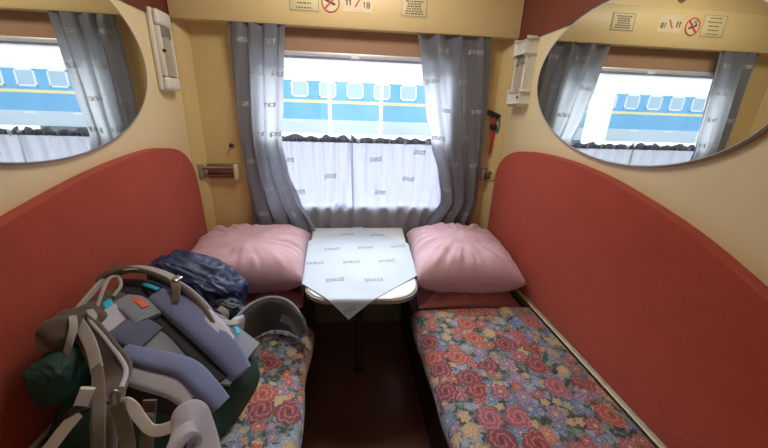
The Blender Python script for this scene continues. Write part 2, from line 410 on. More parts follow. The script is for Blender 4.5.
# ------------------------------------------------------------------ outside: ground, rolling stock, posts
MT['ground'] = mat('grey_ballast', rgb(150, 150, 150), .9, var=.2, scale=3)
MT['platform'] = mat('pale_concrete', rgb(176, 178, 182), .9, var=.06, scale=2)
MT['trainblue'] = mat('train_blue_paint', rgb(34, 152, 208), .4, var=.05, scale=1)
MT['trainroof'] = mat('train_pale_roof', rgb(214, 222, 230), .5, var=.04, scale=1)
MT['trainyellow'] = mat('train_yellow_stripe', rgb(228, 214, 130), .5, var=.03)
MT['trainskirt'] = mat('train_grey_skirt', rgb(186, 200, 214), .6, var=.08, scale=2)
MT['trainpane'] = mat('train_window_glass', rgb(150, 178, 204), .3, var=.1)
MT['white'] = mat('white_paint', rgb(232, 236, 240), .5, var=.03)
bm = bmesh.new(); box(bm, (-70, 2.6, -1.5), (70, 90, -1.3)); struct('ground', bm, 'ground', False)
def carriage(x0, first):
    t = thing('train_carriage', {0: 'blue passenger carriage with a yellow stripe straight across from the window', -1: 'blue passenger carriage seen in the mirror on the wall beside the hammer', 1: 'blue passenger carriage seen in the mirror above the rucksack'}[first], 'train carriage', (x0, 25.5, -1.3), 'blue carriages on the next track')
    L = 12.2; Y0 = 24.0
    prof = [(Y0, .55), (Y0, 3.05), (Y0+.25, 3.45), (Y0+.8, 3.75), (Y0+1.5, 3.82), (Y0+2.2, 3.75), (Y0+2.75, 3.45), (Y0+3, 3.05), (Y0+3, .55)]
    b1 = bmesh.new(); loftpoly(b1, [(p[0], p[1]) for p in [(Y0, .55), (Y0, 3.0), (Y0+3, 3.0), (Y0+3, .55)]], 'x', x0-L, x0+L); finish('body_shell', b1, 'trainblue', t, False)
    b1 = bmesh.new(); loftpoly(b1, [(Y0-.03, 2.98)]+prof[2:7]+[(Y0+3.03, 2.98)], 'x', x0-L, x0+L); finish('roof', b1, 'trainroof', t)
    b1 = bmesh.new(); box(b1, (x0-L, Y0-.03, 1.62), (x0+L, Y0, 1.80)); finish('yellow_stripe', b1, 'trainyellow', t, False)
    b1 = bmesh.new(); box(b1, (x0-L, Y0-.04, -.35), (x0+L, Y0+2.9, .56), .02); finish('skirt', b1, 'trainskirt', t, False)
    for k in range(8):
        xx = x0-L+2+k*2.9; b1 = bmesh.new(); box(b1, (xx, Y0-.06, .42), (xx+.7, Y0-.03, .5)); finish('sill_plate', b1, 'white', t, False)
    for s in (-1, 1):
        b1 = bmesh.new(); box(b1, (x0+s*8.5-1.5, Y0+.3, -1.0), (x0+s*8.5+1.5, Y0+2.7, -.36), .05)
        bg_ = finish('bogie', b1, 'black', t)
        for q in (-1, 1):
            b1 = bmesh.new(); tube(b1, [(x0+s*8.5+q*1.1, Y0+.55, -.85), (x0+s*8.5+q*1.1, Y0+.7, -.85)], .45, 24); wv = finish('wheel', b1, 'trainskirt', bg_)
            wv.parent = bg_; wv.matrix_parent_inverse = Matrix.Identity(4) @ (Matrix.Translation(-t.location)).inverted() @ Matrix.Translation(-t.location)
    for k in range(13):
        xx = x0-10.95+k*1.82
        b1 = bmesh.new(); o_ = .09
        for lo, hi in (((xx-.56, Y0-.05, 1.98), (xx+.56, Y0+.01, 1.98+o_)), ((xx-.56, Y0-.05, 2.98-o_), (xx+.56, Y0+.01, 2.98)), ((xx-.56, Y0-.05, 1.98), (xx-.56+o_, Y0+.01, 2.98)), ((xx+.56-o_, Y0-.05, 1.98), (xx+.56, Y0+.01, 2.98))): box(b1, lo, hi)
        finish('carriage_window', b1, 'white', t, False)
        b1 = bmesh.new(); box(b1, (xx-.5, Y0-.02, 2.04), (xx+.5, Y0+.01, 2.92)); p_ = finish('window_glazing', b1, 'trainpane', t, False)
for x0, k in ((0.4, 0), (-24.4, -1), (25.2, 1)): carriage(x0, k)
for px, lab in ((329.5, 'slender white post outside the window nearer the carriage doors'), (381.5, 'slender white post outside the window behind the curtain with a bright hem')):
    a = on_y(px, 95, 7.0)
    t = thing('platform_post', lab, 'post', (a.x, 7.0, -1.3), 'posts beside the track')
    b1 = bmesh.new(); tube(b1, [(a.x, 7, -1.3), (a.x, 7, 7.5)], .035, 12); finish('shaft', b1, 'white', t)
    b1 = bmesh.new(); box(b1, (a.x-.15, 6.85, -1.3), (a.x+.15, 7.15, -1.15), .01); finish('footing', b1, 'platform', t)
SC.objects['platform_post']['label'] = 'slender white post outside, the first from the left seen through the window'
SC.objects['platform_post.001']['label'] = 'slender white post outside, the second from the left seen through the window'
t = thing('canopy_column', 'broad white column outside, seen only in the mirror beside the hammer', 'column', (-1.85, 4.7, -1.3))
b1 = bmesh.new(); box(b1, (-1.96, 4.6, -1.3), (-1.74, 4.84, 5.5), .02); finish('shaft', b1, 'white', t)
b1 = bmesh.new(); box(b1, (-2.06, 4.5, -1.3), (-1.64, 4.94, -1.0), .02); finish('footing', b1, 'platform', t)

# ------------------------------------------------------------------ red upholstered backrests
CR_ = [(-.1, .80), (.2, .93), (.511, 1.05), (.718, 1.130), (.972, 1.192), (1.15, 1.218), (1.33, 1.230), (1.52, 1.228), (1.66, 1.212), (1.76, 1.180), (1.825, 1.135), (1.858, 1.08), (1.868, 1.0), (1.872, .744), (1.875, .545)]
CL_ = [(-.1, .80), (.2, .92), (.5, 1.03), (.815, 1.108), (1.034, 1.155), (1.2, 1.182), (1.38, 1.200), (1.52, 1.206), (1.62, 1.198), (1.70, 1.180), (1.77, 1.142), (1.82, 1.085), (1.85, 1.0), (1.87, .765), (1.878, .545)]
for s, cr, lab in ((-1, CL_, 'long red upholstered backrest behind the rucksack'), (1, CR_, 'long red upholstered backrest behind the bare floral mattress')):
    t = thing('upholstered_panel', lab, 'backrest', (s*W, .9, .545), 'red backrests')
    top = [(p.x, p.y) for p in spline([(a, b, 0) for a, b in cr], 5)]
    poly = top+[(-.1, .545)]
    bm = bmesh.new(); loftpoly(bm, poly, 'x', s*(W-.001), s*(W-.042), .016, 4); finish('cushion', bm, 'red', t, True, 50)
    bm = bmesh.new(); box(bm, (s*(W-.001), -.1, .528), (s*(W-.036), 1.875, .5455), .003); finish('edge_strip', bm, 'stripcream', t)

# ------------------------------------------------------------------ mirrors
for s, (yc, zc, a, b, th), lab in ((-1, (1.09, 1.515, .515, .286, .045), 'oval wall mirror above the rucksack and red backrest'), (1, (1.125, 1.515, .500, .258, .115), 'oval wall mirror above the bare floral mattress side')):
    t = thing('oval_mirror', lab, 'mirror', (s*W, yc, zc-b), 'oval mirrors')
    pts = []; q = []
    for k in range(96):
        an = 2*PI*k/96; e, f = a*math.cos(an), b*math.sin(an)
        pts.append((yc+e*math.cos(th)-f*math.sin(th), zc+e*math.sin(th)+f*math.cos(th)))
    bm = bmesh.new(); loftpoly(bm, pts, 'x', s*(W-.008), s*(W-.013), .002); finish('mirror_glass', bm, 'mirror', t, False)
    bm = bmesh.new(); tube(bm, [(s*(W-.010), p[0], p[1]) for p in pts], .0042, 8, True); finish('mirror_rim', bm, 'lampgrey' if s < 0 else 'steel', t)

# ------------------------------------------------------------------ berth reading lamps
for s, lab in ((-1, 'white reading lamp on the corner beside the mirror over the rucksack'), (1, 'white reading lamp on the corner above the emergency hammer')):
    t = thing('reading_lamp', lab, 'lamp', (s*W, 1.765, 1.445), 'berth reading lamps')
    y0, y1 = 1.70, 1.83; xf = W-.046; zs_ = 1.775 if s < 0 else 1.742; d_ = zs_-1.775
    bm = bmesh.new(); box(bm, (s*(W-.001), y0, 1.445), (s*(W-.022), y1, 1.775+d_), .008, seg=3); finish('housing', bm, 'lampwhite', t)
    bm = bmesh.new(); box(bm, (s*(W-.02), y0+.004, 1.71+d_), (s*xf, y1-.004, 1.773+d_), .014, seg=4); finish('end_cap', bm, 'lampwhite', t)
    bm = bmesh.new(); box(bm, (s*(W-.02), y0+.004, 1.447), (s*xf, y1-.004, 1.505), .014, seg=4); ec = finish('end_cap', bm, 'lampwhite', t)
    bm = bmesh.new()
    prof = []
    for k in range(25):
        u = k/24; prof.append((s*(W-.02-.024*math.sin(PI*u)**.5-.002*(k % 2)), y0+.026+(y1-y0-.052)*u))
    R = [[(p[0], p[1], z) for p in prof] for z in (1.507, 1.668+d_)]
    rings(bm, R, False, False); finish('diffuser', bm, 'lampglass', t)
    bm = bmesh.new(); box(bm, (s*(W-.021), y0+.02, 1.668+d_), (s*(xf+.004), y1-.02, 1.709+d_), .004); finish('reflector', bm, 'lampgrey', t)
    bm = bmesh.new(); box(bm, (s*(W-.021), y0+.006, 1.507), (s*(xf+.004), y0+.022, 1.708+d_), .004); finish('side_rail', bm, 'lampwhite', t)
    bm = bmesh.new(); box(bm, (s*(W-.021), y1-.022, 1.507), (s*(xf+.004), y1-.006, 1.708+d_), .004); finish('side_rail', bm, 'lampwhite', t)
    bm = bmesh.new(); yk, zk = (y0+.032, 1.478) if s > 0 else (y0+.013, 1.61)
    tube(bm, [(s*(xf+.004), yk, zk), (s*(xf-.006), yk, zk)], .0065, 12); finish('switch', bm, 'black', t)

# ------------------------------------------------------------------ berths, mattresses
for s, xi, lab in ((-1, .225, 'dark brown berth bench under the rucksack and its floral mattress'), (1, .305, 'dark brown berth bench under the bare floral mattress')):
    t = thing('berth', lab, 'berth', (s*.6, .9, 0), 'berths')
    bm = bmesh.new(); box(bm, (s*(W-.002), YF+.02, 0), (s*(xi+.03), YB-.037, .39), .004); finish('base_box', bm, 'darkvinyl', t)
    bm = bmesh.new(); box(bm, (s*(W-.002), YF+.02, .39), (s*xi, YB-.037, .435), .014, seg=3); finish('seat_board', bm, 'darkvinyl', t)

def crease_fn():
    a = on_z(499, 309, .53); b = on_z(580, 398, .53); a = Vector((a.x, a.y)); b = Vector((b.x, b.y)); d = (b-a); L = d.length; d /= L; nn = Vector((-d.y, d.x))
    def f(x, y):
        q = Vector((x, y))-a; t = q.dot(d)/L; r = q.dot(nn)
        if t < -.1 or t > 1.1: return 0
        k = max(0, min(1, (t+.1)*5))*max(0, min(1, (1.1-t)*5))
        return k*(-.020*math.exp(-(r/.013)**2)+.015*math.exp(-((r-.032)/.026)**2)+.004*math.exp(-((r+.03)/.03)**2))
    return f
CREASE = crease_fn()
def mattress(s, xi, xo, yend, zt, z0, lab, crease):
    bm = bmesh.new(); uvl = bm.loops.layers.uv.new('UVMap')
    r = .052; y0 = -.1
    sec = [(xi+.022, z0), (xi+.004, z0+.012), (xi, z0+.035)]
    for k in range(9):
        a = PI-PI/2*k/8; sec.append((xi+r+r*math.cos(a), zt-r+r*math.sin(a)))
    m = 90
    for k in range(1, m+1): sec.append((xi+r+(xo-.02-xi-r)*k/m, zt))
    for k in range(1, 5):
        a = PI/2-PI/2*k/4; sec.append((xo-.02+.02*math.cos(a), zt-.02+.02*math.sin(a)))
    sec.append((xo, z0+.02)); sec.append((xo-.015, z0))
    arc = [0]
    for k in range(1, len(sec)): arc.append(arc[-1]+math.dist(sec[k], sec[k-1]))
    NY = 170; V = []; UV = {}
    for j in range(NY+7):
        if j <= NY: y = y0+(yend-.05-y0)*j/NY; sq = 1; vv = y
        else:
            a = PI/2*(j-NY)/6; y = yend-.05+.05*math.sin(a); sq = math.cos(a); vv = yend-.05+.05*a
        row = []
        for k, (x, z) in enumerate(sec):
            zz = z0+(z-z0)*(.35+.65*sq) if sq < 1 else z
            xx = x+(1-sq)*.02*(1 if k < 12 else 0)
            p = Vector((xx*s, y, zz)); nz = noise.noise(Vector((xx*7*s, y*5, 1.3)))
            top = 1 if 8 <= k < len(sec)-7 else (.5 if k < len(sec)-7 else 0)
            p.z += nz*.007*top*sq
            if k < 12: p.x += s*(noise.noise(Vector((y*6, zz*9, 4.1+s)))*.012+.006*math.sin(y*9+s))
            if crease and top == 1: p.z += CREASE(p.x, p.y)*sq
            v = bm.verts.new(p); UV[v] = (arc[k], vv+(7 if s < 0 else 0)); row.append(v)
        V.append(row)
    K = len(sec)
    for j in range(len(V)-1):
        for k in range(K):
            k2 = (k+1) % K
            f = bm.faces.new((V[j][k], V[j][k2], V[j+1][k2], V[j+1][k]))
    bm.faces.new(V[0]); bm.faces.new(V[-1])
    for f in bm.faces:
        for lp in f.loops: lp[uvl].uv = UV[lp.vert]
    o = finish('floral_mattress', bm, 'floral', None, True, 60)
    return tag(o, lab, 'mattress', 'floral mattresses')
mattress(-1, .172, .838, 1.225, .535, .436, 'floral mattress with the rucksack lying on it, only its aisle edge showing', False)
mattress(1, .262, .838, 1.315, .53, .436, 'bare floral mattress with a diagonal fold along the open berth', True)

# ------------------------------------------------------------------ pillows
def pillow(name, label, mname, cx, cy, z0, L, D, T, rot=0, tilt=0, roll=0, seed=0, pull=(0, 0), group=None, N=56, sag=0):
    bm = bmesh.new(); top = []; bot = []
    def P(u, v, sgn):
        e = max(0, (1-abs(u)**4.2))**.55*max(0, (1-abs(v)**4.6))**.5
        sx = 1-.05*(1-v*v); sy = 1-.06*(1-u*u)
        x = u*L/2*sy if False else u*L/2*(1-.045*(1-v*v)*abs(u)); y = v*D/2*(1-.05*(1-u*u)*abs(v))
        h = T/2*e
        wr = noise.noise(Vector((u*2.2+seed, v*2.4, seed*1.7)))*.016+noise.noise(Vector((u*6+seed, v*5, 3.1)))*.006
        # gathers running in from the side seams
        an = math.atan2(v, u); rr = math.hypot(u, v)
        ga = noise.noise(Vector((math.cos(an)*6, math.sin(an)*6, seed+rr*.8)))*1.3+noise.noise(Vector((math.cos(an)*13, math.sin(an)*13, seed*2+rr*1.5)))*.8
        wr += ga*.016*min(1, max(0, rr-.25)*1.8)*min(1, e*3)
        diag = math.sin((u*7+v*4.5)+seed*1.3+2.2*noise.noise(Vector((u*2, v*2, seed))))
        wr += .0045*diag*e*(.3+noise.noise(Vector((u*1.5, v*1.5, seed+9))))
        z = sgn*h+wr*e*(1 if sgn > 0 else .3)
        if sgn > 0: z -= sag*math.exp(-((u*1.2)**2+(v*1.3)**2)*2)
        return Vector((x, y, z))
    g = [[bm.verts.new(P(-1+2*i/N, -1+2*j/N, 1)) for j in range(N+1)] for i in range(N+1)]
    h = [[g[i][j] if i in (0, N) or j in (0, N) else bm.verts.new(P(-1+2*i/N, -1+2*j/N, -1)) for j in range(N+1)] for i in range(N+1)]
    for i in range(N):
        for j in range(N):
            bm.faces.new((g[i][j], g[i+1][j], g[i+1][j+1], g[i][j+1]))
            try: bm.faces.new((h[i][j], h[i][j+1], h[i+1][j+1], h[i+1][j]))
            except ValueError: pass
    Mx = Matrix.Rotation(rot, 4, 'Z') @ Matrix.Rotation(tilt, 4, 'X') @ Matrix.Rotation(roll, 4, 'Y')
    for v in bm.verts: v.co = Mx @ v.co
    zmin = min(v.co.z for v in bm.verts)
    for v in bm.verts: v.co += Vector((cx, cy, z0-zmin))
    o = finish(name, bm, mname, None, True, 80)
    return tag(o, label, 'pillow', group)
G = 'pink pillows at the window end'
pillow('pillow', 'flat rose pillow underneath on the rucksack side of the table', 'rose', -.545, 1.64, .436, .59, .52, .10, .02, 0, 0, 1.0, group=G)
pillow('pillow', 'plump pink pillow on top, on the rucksack side of the table', 'pink', -.538, 1.635, .522, .60, .53, .235, .03, math.radians(3), 0, 2.3, group=G)
pillow('pillow', 'flat rose pillow underneath on the side of the bare floral mattress', 'rose', .58, 1.61, .436, .52, .54, .10, -.04, 0, 0, 4.0, group=G)
pillow('pillow', 'plump pink pillow on top, on the side of the bare floral mattress', 'pink', .572, 1.61, .522, .535, .56, .24, -.08, math.radians(3), 0, 5.1, group=G)

# ------------------------------------------------------------------ table with cloth
TZ = .70
t = thing('folding_table', 'white folding table under the window with a brown post', 'table', (.03, 1.5, 0))
def tpoly(off=0):
    P = [(-.25+off, 1.925)]
    for k in range(9):
        a = PI+PI/2*k/8; P.append((-.208+off+.12+.12*math.cos(a), 1.115+off+.12+.12*math.sin(a)))
    for k in range(9):
        a = -PI/2+PI/2*k/8; P.append((.265-off-.12+.12*math.cos(a), 1.108+off+.12+.12*math.sin(a)))
    P.append((.31-off, 1.925)); return P
bm = bmesh.new(); loftpoly(bm, tpoly(.006), 'z', TZ-.024, TZ, .004); finish('tabletop', bm, 'white_lam', t)
bm = bmesh.new(); loftpoly(bm, tpoly(0), 'z', TZ-.022, TZ-.006, .002); finish('edge_band', bm, 'lampgrey', t)
bm = bmesh.new(); tube(bm, [(.03, 1.50, .012), (.03, 1.50, TZ-.024)], .017, 16); finish('leg', bm, 'darkvinyl', t)
bm = bmesh.new(); tube(bm, [(.03, 1.50, 0), (.03, 1.50, .012)], .032, 24); finish('foot_flange', bm, 'darkvinyl', t)
bm = bmesh.new(); box(bm, (-.2, 1.9, TZ-.07), (.26, 1.93, TZ-.024), .004); finish('wall_bracket', bm, 'steel', t)
CC = Vector((.002, 1.488)); HD = .468
def lim_l(y): return -.216+(y-1.3)*-.055
def lim_r(y): return .270+(y-1.3)*.062
def front_y(x): # rounded corner front line
    return 1.112
def cloth_pt(a, b, lift=0):
    # a,b in -1..1 along the two diagonals' bisectors (square rotated 45 degrees)
    dx, dy = (a-b)*HD/2, (a+b)*HD/2; x = CC.x+dx*.998+dy*.062; y = CC.y+dy*.998-dx*.062
    z = TZ+.004; d = 0
    fy = front_y(x)
    ll, lr = lim_l(max(y, fy)), lim_r(max(y, fy))
    def drop(over): # soft bend over an edge
        r = .010
        if over <= 0: return 0, 0
        a_ = min(over/r, PI/2)
        return r*math.sin(a_)+(0 if over < r*PI/2 else .1*(over-r*PI/2)), -r*(1-math.cos(a_))-(0 if over < r*PI/2 else .99*(over-r*PI/2))
    if y < fy: o, dz = drop(fy-y); y = fy-o; z += dz
    if x < ll: o, dz = drop(ll-x); x = ll-o; z += dz
    if x > lr: o, dz = drop(x-lr); x = lr+o; z += dz
    z += .0022*noise.noise(Vector((x*9, y*9, 2)))+.0012*math.sin(a*9+b*3)*(abs(a) > .3)
    return Vector((x, y, z+lift))
bm = bmesh.new(); NC = 80
sheet(bm, lambda u, v: cloth_pt(u*2-1, v*2-1), NC, NC, .0016)
for px, py in ((203, 95), (315, 95), (153, 150), (277, 142), (397, 135), (97, 205), (232, 197), (362, 190), (180, 265), (325, 262)):
    q = on_z(px/3.736+290, py/3.736+210, TZ)
    X, Y = q.x-CC.x, q.y-CC.y
    def cs(u, v):
        a_ = (u+v)/HD; b_2 = (v-u)/HD
        return cloth_pt(a_, b_2, .0012)
    stamp(bm, lambda u, v: cs(u, -v), X, -Y, .030, .024, 1, .2, .16)
def tipf(u, v):
    return cloth_pt(-.955+u*.18, -.955+v*.18)+Vector((0, -.0025, 0))
stamp(bm, lambda u, v: cloth_pt((u+v)/HD, (v-u)/HD)+Vector((0, -.003, 0)), -.0, -.425, .018, -.018, 1, .22, .5)
tag(finish('table_cloth', bm, ['cloth', 'logo'], None, True, 60), 'pale blue grey square cloth printed with monograms, its corner hanging over the table front', 'tablecloth')

# ------------------------------------------------------------------ roller blind
t = thing('roller_blind', 'brown roller blind rolled down a hand above the window glass', 'blind', (0, 1.955, 1.655))
bm = bmesh.new(); box(bm, (-.56, 1.950, 1.668), (.59, 1.954, 1.80)); finish('blind_fabric', bm, 'blind', t, False)
bm = bmesh.new(); box(bm, (-.56, 1.944, 1.648), (.59, 1.958, 1.668), .004); finish('bottom_rail', bm, 'alu', t)
bm = bmesh.new(); box(bm, (-.012, 1.934, 1.643), (.030, 1.9445, 1.655), .003); finish('pull_tab', bm, 'white', t)

# ------------------------------------------------------------------ curtains
def curtain(label, outer, inner, nfold, ph, logos, y0=1.905, amp=.02, swirl=0):
    zs = [1.80, 1.60, 1.40, 1.22, 1.05, .88, .72]
    def fn(u, v):
        z = 1.80-(1.80-.69)*v
        xs = [-q for q in zs]
        xo = interp(xs, outer, -z); xi = interp(xs, inner, -z)
        uu = u+.05*math.sin(6*v+ph)*u*(1-u)*2
        x = xo+(xi-xo)*uu
        fold = math.sin(2*PI*nfold*(uu+.10*v*math.sin(3*v+ph))+ph)
        f2 = math.sin(2*PI*nfold*2.3*uu+2*ph+3*v)
        A = amp*(.75+.45*v)
        y = y0+A*fold*(.8+.2*math.sin(9*v))+A*.28*f2+.006*noise.noise(Vector((u*4, v*5, ph)))
        y += swirl*v*v*v*(u-.3)*-.04
        x += .012*math.cos(2*PI*nfold*uu+ph)*min(1, u*12, (1-u)*12)
        if z > 1.74: y = max(y, 1.878+.016*min(1, (z-1.74)/.03))
        return Vector((x, min(y, 1.936), z))
    bm = bmesh.new(); sheet(bm, fn, 110, 70)
    eps = 1e-3
    def lifted(u, v):
        u = max(0, min(1, u)); v = max(0, min(1, v))
        return fn(u, v)+Vector((0, -.0022, 0))
    wv = abs(inner[0]-outer[0])
    for (u, v) in logos: stamp(bm, lifted, u, v, .026/wv, .020/1.085, 1, .2, random.uniform(-.2, .2)) if inner[0] > outer[0] else stamp(bm, lifted, u, v, -.026/wv, .020/1.085, 1, .2, random.uniform(-.2, .2))
    o = finish('curtain', bm, ['curtain', 'logopale'], None, True, 80)
    return tag(o, label, 'curtain', 'grey window curtains')
LG = [(u+(.2 if j % 2 else 0), .09+.135*j) for j in range(7) for u in (.2, .66)]
curtain('grey satin curtain hanging beside the small towel holder, on the rucksack side', [-.615, -.618, -.62, -.615, -.607, -.597, -.592], [-.335, -.352, -.368, -.388, -.362, -.30, -.225], 3.6, .4, LG, swirl=1)
# second curtain's u runs from its outer edge too
curtain('grey satin curtain hanging beside the emergency hammer', [.725, .742, .757, .765, .768, .768, .742], [.324, .362, .395, .442, .50, .535, .44], 3.3, 2.0, LG, swirl=1)
def cafe(label, x0, x1, b0, b1, ph, logos, z1=1.232, z0=.665):
    def fn(u, v):
        z = z1-(z1-z0)*v
        xl = x0+(b0-x0)*v*v; xr = x1+(b1-x1)*v*v
        x = xl+(xr-xl)*u
        y = 1.945+.008*math.sin(2*PI*6*(u+.05*math.sin(5*u+3*v))+ph+1.2*v)*(1-.2*v)+.004*math.sin(2*PI*13*u+ph*2)*(1-v)
        if v > .75: y -= (v-.75)*.05*(1+.5*math.sin(2*PI*4*u+ph))
        return Vector((x, min(y, 1.9555), z))
    bm = bmesh.new(); sheet(bm, fn, 80, 30)
    for (u, v) in logos: stamp(bm, lambda a, b: fn(a, b)+Vector((0, -.0025, 0)), u, v, .025/(x1-x0), .022/.51, 1, .2, random.uniform(-.15, .15))
    o = finish('half_curtain', bm, ['sheer', 'logosheer']); tag(o, label, 'curtain', 'white half curtains across the lower window')
    # gathered dark lace heading
    def hd(u, v):
        x = x0+(x1-x0)*u
        top = z1+.004+.012*abs(math.sin(u*PI*6+ph))**2+.014*noise.noise(Vector((u*16, ph, 0)))
        z = top-(top-(z1-.022))*v
        return Vector((x, 1.942+.006*math.sin(u*PI*26+ph)-.004*v+.004*math.sin(u*PI*9), z))
    bm = bmesh.new(); sheet(bm, hd, 160, 5); finish('lace_heading', bm, 'ruffle', o)
    return o
cafe('white half curtain with dark lace heading on the rucksack side of the slit', -.53, -.004, -.53, .012, .3, [(.3, .22), (.75, .38), (.4, .55), (.85, .7)])
cafe('white half curtain with dark lace heading on the hammer side of the slit', -.014, .56, .004, .56, 1.7, [(.25, .2), (.6, .4), (.3, .55), (.7, .12), (.55, .72)])
t = thing('curtain_wire', 'thin steel wire carrying the half curtains across the window', 'wire', (0, 1.957, 1.232))
bm = bmesh.new(); tube(bm, [(WX0+.005, 1.9565, 1.232), (WX1-.005, 1.9565, 1.232)], .0014, 6); finish('wire_strand', bm, 'steel', t)

# ------------------------------------------------------------------ notices on the pelmet
YP = 1.888
def plate(label, x0, x1, z0, z1, rows, seed):
    rnd = random.Random(seed)
    t = thing('notice_plate', label, 'notice', ((x0+x1)/2, YP, z0), 'notice plates on the pelmet')
    bm = bmesh.new(); box(bm, (x0, YP-.0022, z0), (x1, YP+.001, z1), .001); finish('plate', bm, 'paper', t)
    bm = bmesh.new()
    for a, b, c, d in ((x0+.004, z0+.004, x1-.004, z0+.006), (x0+.004, z1-.006, x1-.004, z1-.004), (x0+.004, z0+.004, x0+.006, z1-.004), (x1-.006, z0+.004, x1-.004, z1-.004)): box(bm, (a, YP-.0030, b), (c, YP-.002, d))
    finish('border_line', bm, 'ink', t, False)
    bm = bmesh.new()
    for r in range(rows):
        z = z1-.018-(z1-z0-.034)*r/(rows-1); w_ = (x1-x0)*rnd.uniform(.22, .33); x = (x0+x1)/2-w_
        while x < (x0+x1)/2+w_:
            l_ = rnd.uniform(.006, .016); box(bm, (x, YP-.0030, z-.003), (min(x+l_, (x0+x1)/2+w_), YP-.002, z+.003)); x += l_+.004
    finish('printed_lines', bm, 'ink', t, False)
plate('cream notice plate on the pelmet beside the no smoking sign', -.312, -.166, 1.834, 1.945, 5, 1)
plate('cream notice plate on the pelmet standing apart near the hammer side', .232, .368, 1.838, 1.925, 6, 2)
t = thing('no_smoking_sign', 'round red no smoking sticker on the ochre pelmet', 'sign', (-.115, YP, 1.83))
cx, cz, r_ = -.113, 1.880, .045
bm = bmesh.new(); tube(bm, [(cx, YP, cz), (cx, YP-.0015, cz)], r_, 40); finish('disc', bm, 'signwhite', t)
bm = bmesh.new(); tube(bm, [(cx+math.cos(2*PI*k/40)*(r_-.004), YP-.0018, cz+math.sin(2*PI*k/40)*(r_-.004)) for k in range(40)], .0032, 6, True); finish('ring', bm, 'signred', t)
bm = bmesh.new(); ribbon(bm, [(cx-.028, YP-.0034, cz-.028), (cx+.028, YP-.0034, cz+.028)], (1, 0, -1), .008, .0016, crown=.3); finish('slash', bm, 'signred', t)
bm = bmesh.new(); ribbon(bm, [(cx-.026, YP-.0022, cz+.010), (cx+.022, YP-.0022, cz-.010)], (0, 0, 1), .010, .0014, crown=.3)
for q in (.0, .010): ribbon(bm, [(cx-.02+q, YP-.0022, cz+.014), (cx-.012+q, YP-.0022, cz+.024), (cx-.02+q, YP-.0022, cz+.03)], (1, 0, 0), .004, .0012, crown=.3)
finish('cigarette', bm, 'inkdark', t)
t = thing('pictogram_sticker', 'pale sticker with dark figures and a red slash beside the no smoking sign', 'sticker', (.02, YP, 1.845))
bm = bmesh.new(); box(bm, (-.052, YP-.001, 1.845), (.092, YP+.0005, 1.93)); finish('backing', bm, 'signwhite', t, False)
def strokes(parent, name, segs, m, wd=.006):
    bm = bmesh.new()
    for (a, b, c, d) in segs: ribbon(bm, [(a, YP-.0016, b), (c, YP-.0016, d)], Vector((-(d-b), 0, c-a)), wd, .0012, crown=.3)
    finish(name, bm, m, parent, False)
strokes(t, 'figures', [(-.034, 1.872, -.034, 1.898), (-.040, 1.893, -.034, 1.898), (-.018, 1.872, -.018, 1.898), (-.024, 1.893, -.018, 1.898)], 'inkdark')
strokes(t, 'red_slash', [(.005, 1.866, .032, 1.906)], 'signred', .007)
strokes(t, 'figures', [(.052, 1.866, .052, 1.888), (.046, 1.884, .052, 1.888), (.064, 1.866, .076, 1.866), (.064, 1.888, .076, 1.888), (.064, 1.877, .076, 1.877), (.064, 1.866, .064, 1.888), (.076, 1.866, .076, 1.888)], 'inkdark', .004)
t = thing('vent_knob', 'round steel knob on the panel above the pelmet', 'knob', (-.02, 1.92, 2.02))
bm = bmesh.new(); tube(bm, [(-.03, 1.922, 2.02), (-.03, 1.905, 2.02)], .022, 24); finish('knob_rim', bm, 'steel', t)
bm = bmesh.new(); tube(bm, [(-.03, 1.906, 2.02), (-.03, 1.902, 2.02)], .013, 20); finish('knob_centre', bm, 'black', t)

# ------------------------------------------------------------------ small fittings on the window wall
def holder(label, x0, x1, z0, z1, s):
    t = thing('folding_holder', label, 'holder', ((x0+x1)/2, YB, z0), 'small steel holders')
    bm = bmesh.new(); box(bm, (x0, YB-.006, z0), (x1, YB, z1), .003); finish('back_plate', bm, 'steel', t)
    for xa, m in ((x0, 'lampgrey'), (x1-.022, 'paper')):
        bm = bmesh.new(); box(bm, (xa, YB-.05, z0), (xa+.022, YB-.005, z1), .006); finish('end_bracket', bm, m, t)
    bm = bmesh.new(); tube(bm, [(x0+.022, YB-.035, z1-.022), (x1-.022, YB-.035, z1-.022)], .010, 14); finish('roller', bm, 'steel', t)
    bm = bmesh.new(); tube(bm, [(x0+.022, YB-.03, z0+.016), (x1-.022, YB-.03, z0+.016)], .006, 12); finish('rail', bm, 'maroon', t)
holder('steel and cream roller holder on the ochre wall above the pillow', -.862, -.650, .992, 1.076, -1)
holder('small steel holder on the ochre wall below the emergency hammer', .775, .862, 1.005, 1.075, 1)
t = thing('wall_peg', 'small dark coat peg on the ochre wall above the roller holder', 'peg', (-.680, YB, 1.178))
bm = bmesh.new(); tube(bm, [(-.680, YB, 1.178), (-.680, YB-.004, 1.178)], .014, 18); finish('rosette', bm, 'steel', t)
bm = bmesh.new(); tube(bm, [(-.680, YB-.004, 1.178), (-.680, YB-.03, 1.178), (-.680, YB-.034, 1.182)], .006, 10); finish('peg_pin', bm, 'black', t)
t = thing('emergency_hammer', 'red handled emergency hammer with black head and teal tie on the ochre wall', 'hammer', (.82, YB, 1.15))
hz = YB-.022
bm = bmesh.new(); ribbon(bm, [(.768, hz, 1.402), (.785, hz, 1.398), (.835, hz, 1.382), (.862, hz, 1.378)], (0, 1, 0), lambda k: .026, lambda k: .018+.012*math.sin(PI*min(1, k*1.2)), crown=.6); finish('head', bm, 'black', t)
bm = bmesh.new(); ribbon(bm, [(.822, hz, 1.386), (.824, hz, 1.28), (.816, hz, 1.16)], (1, 0, 0), lambda k: .020-.006*k, .012, crown=.6); finish('handle', bm, 'redplastic', t)
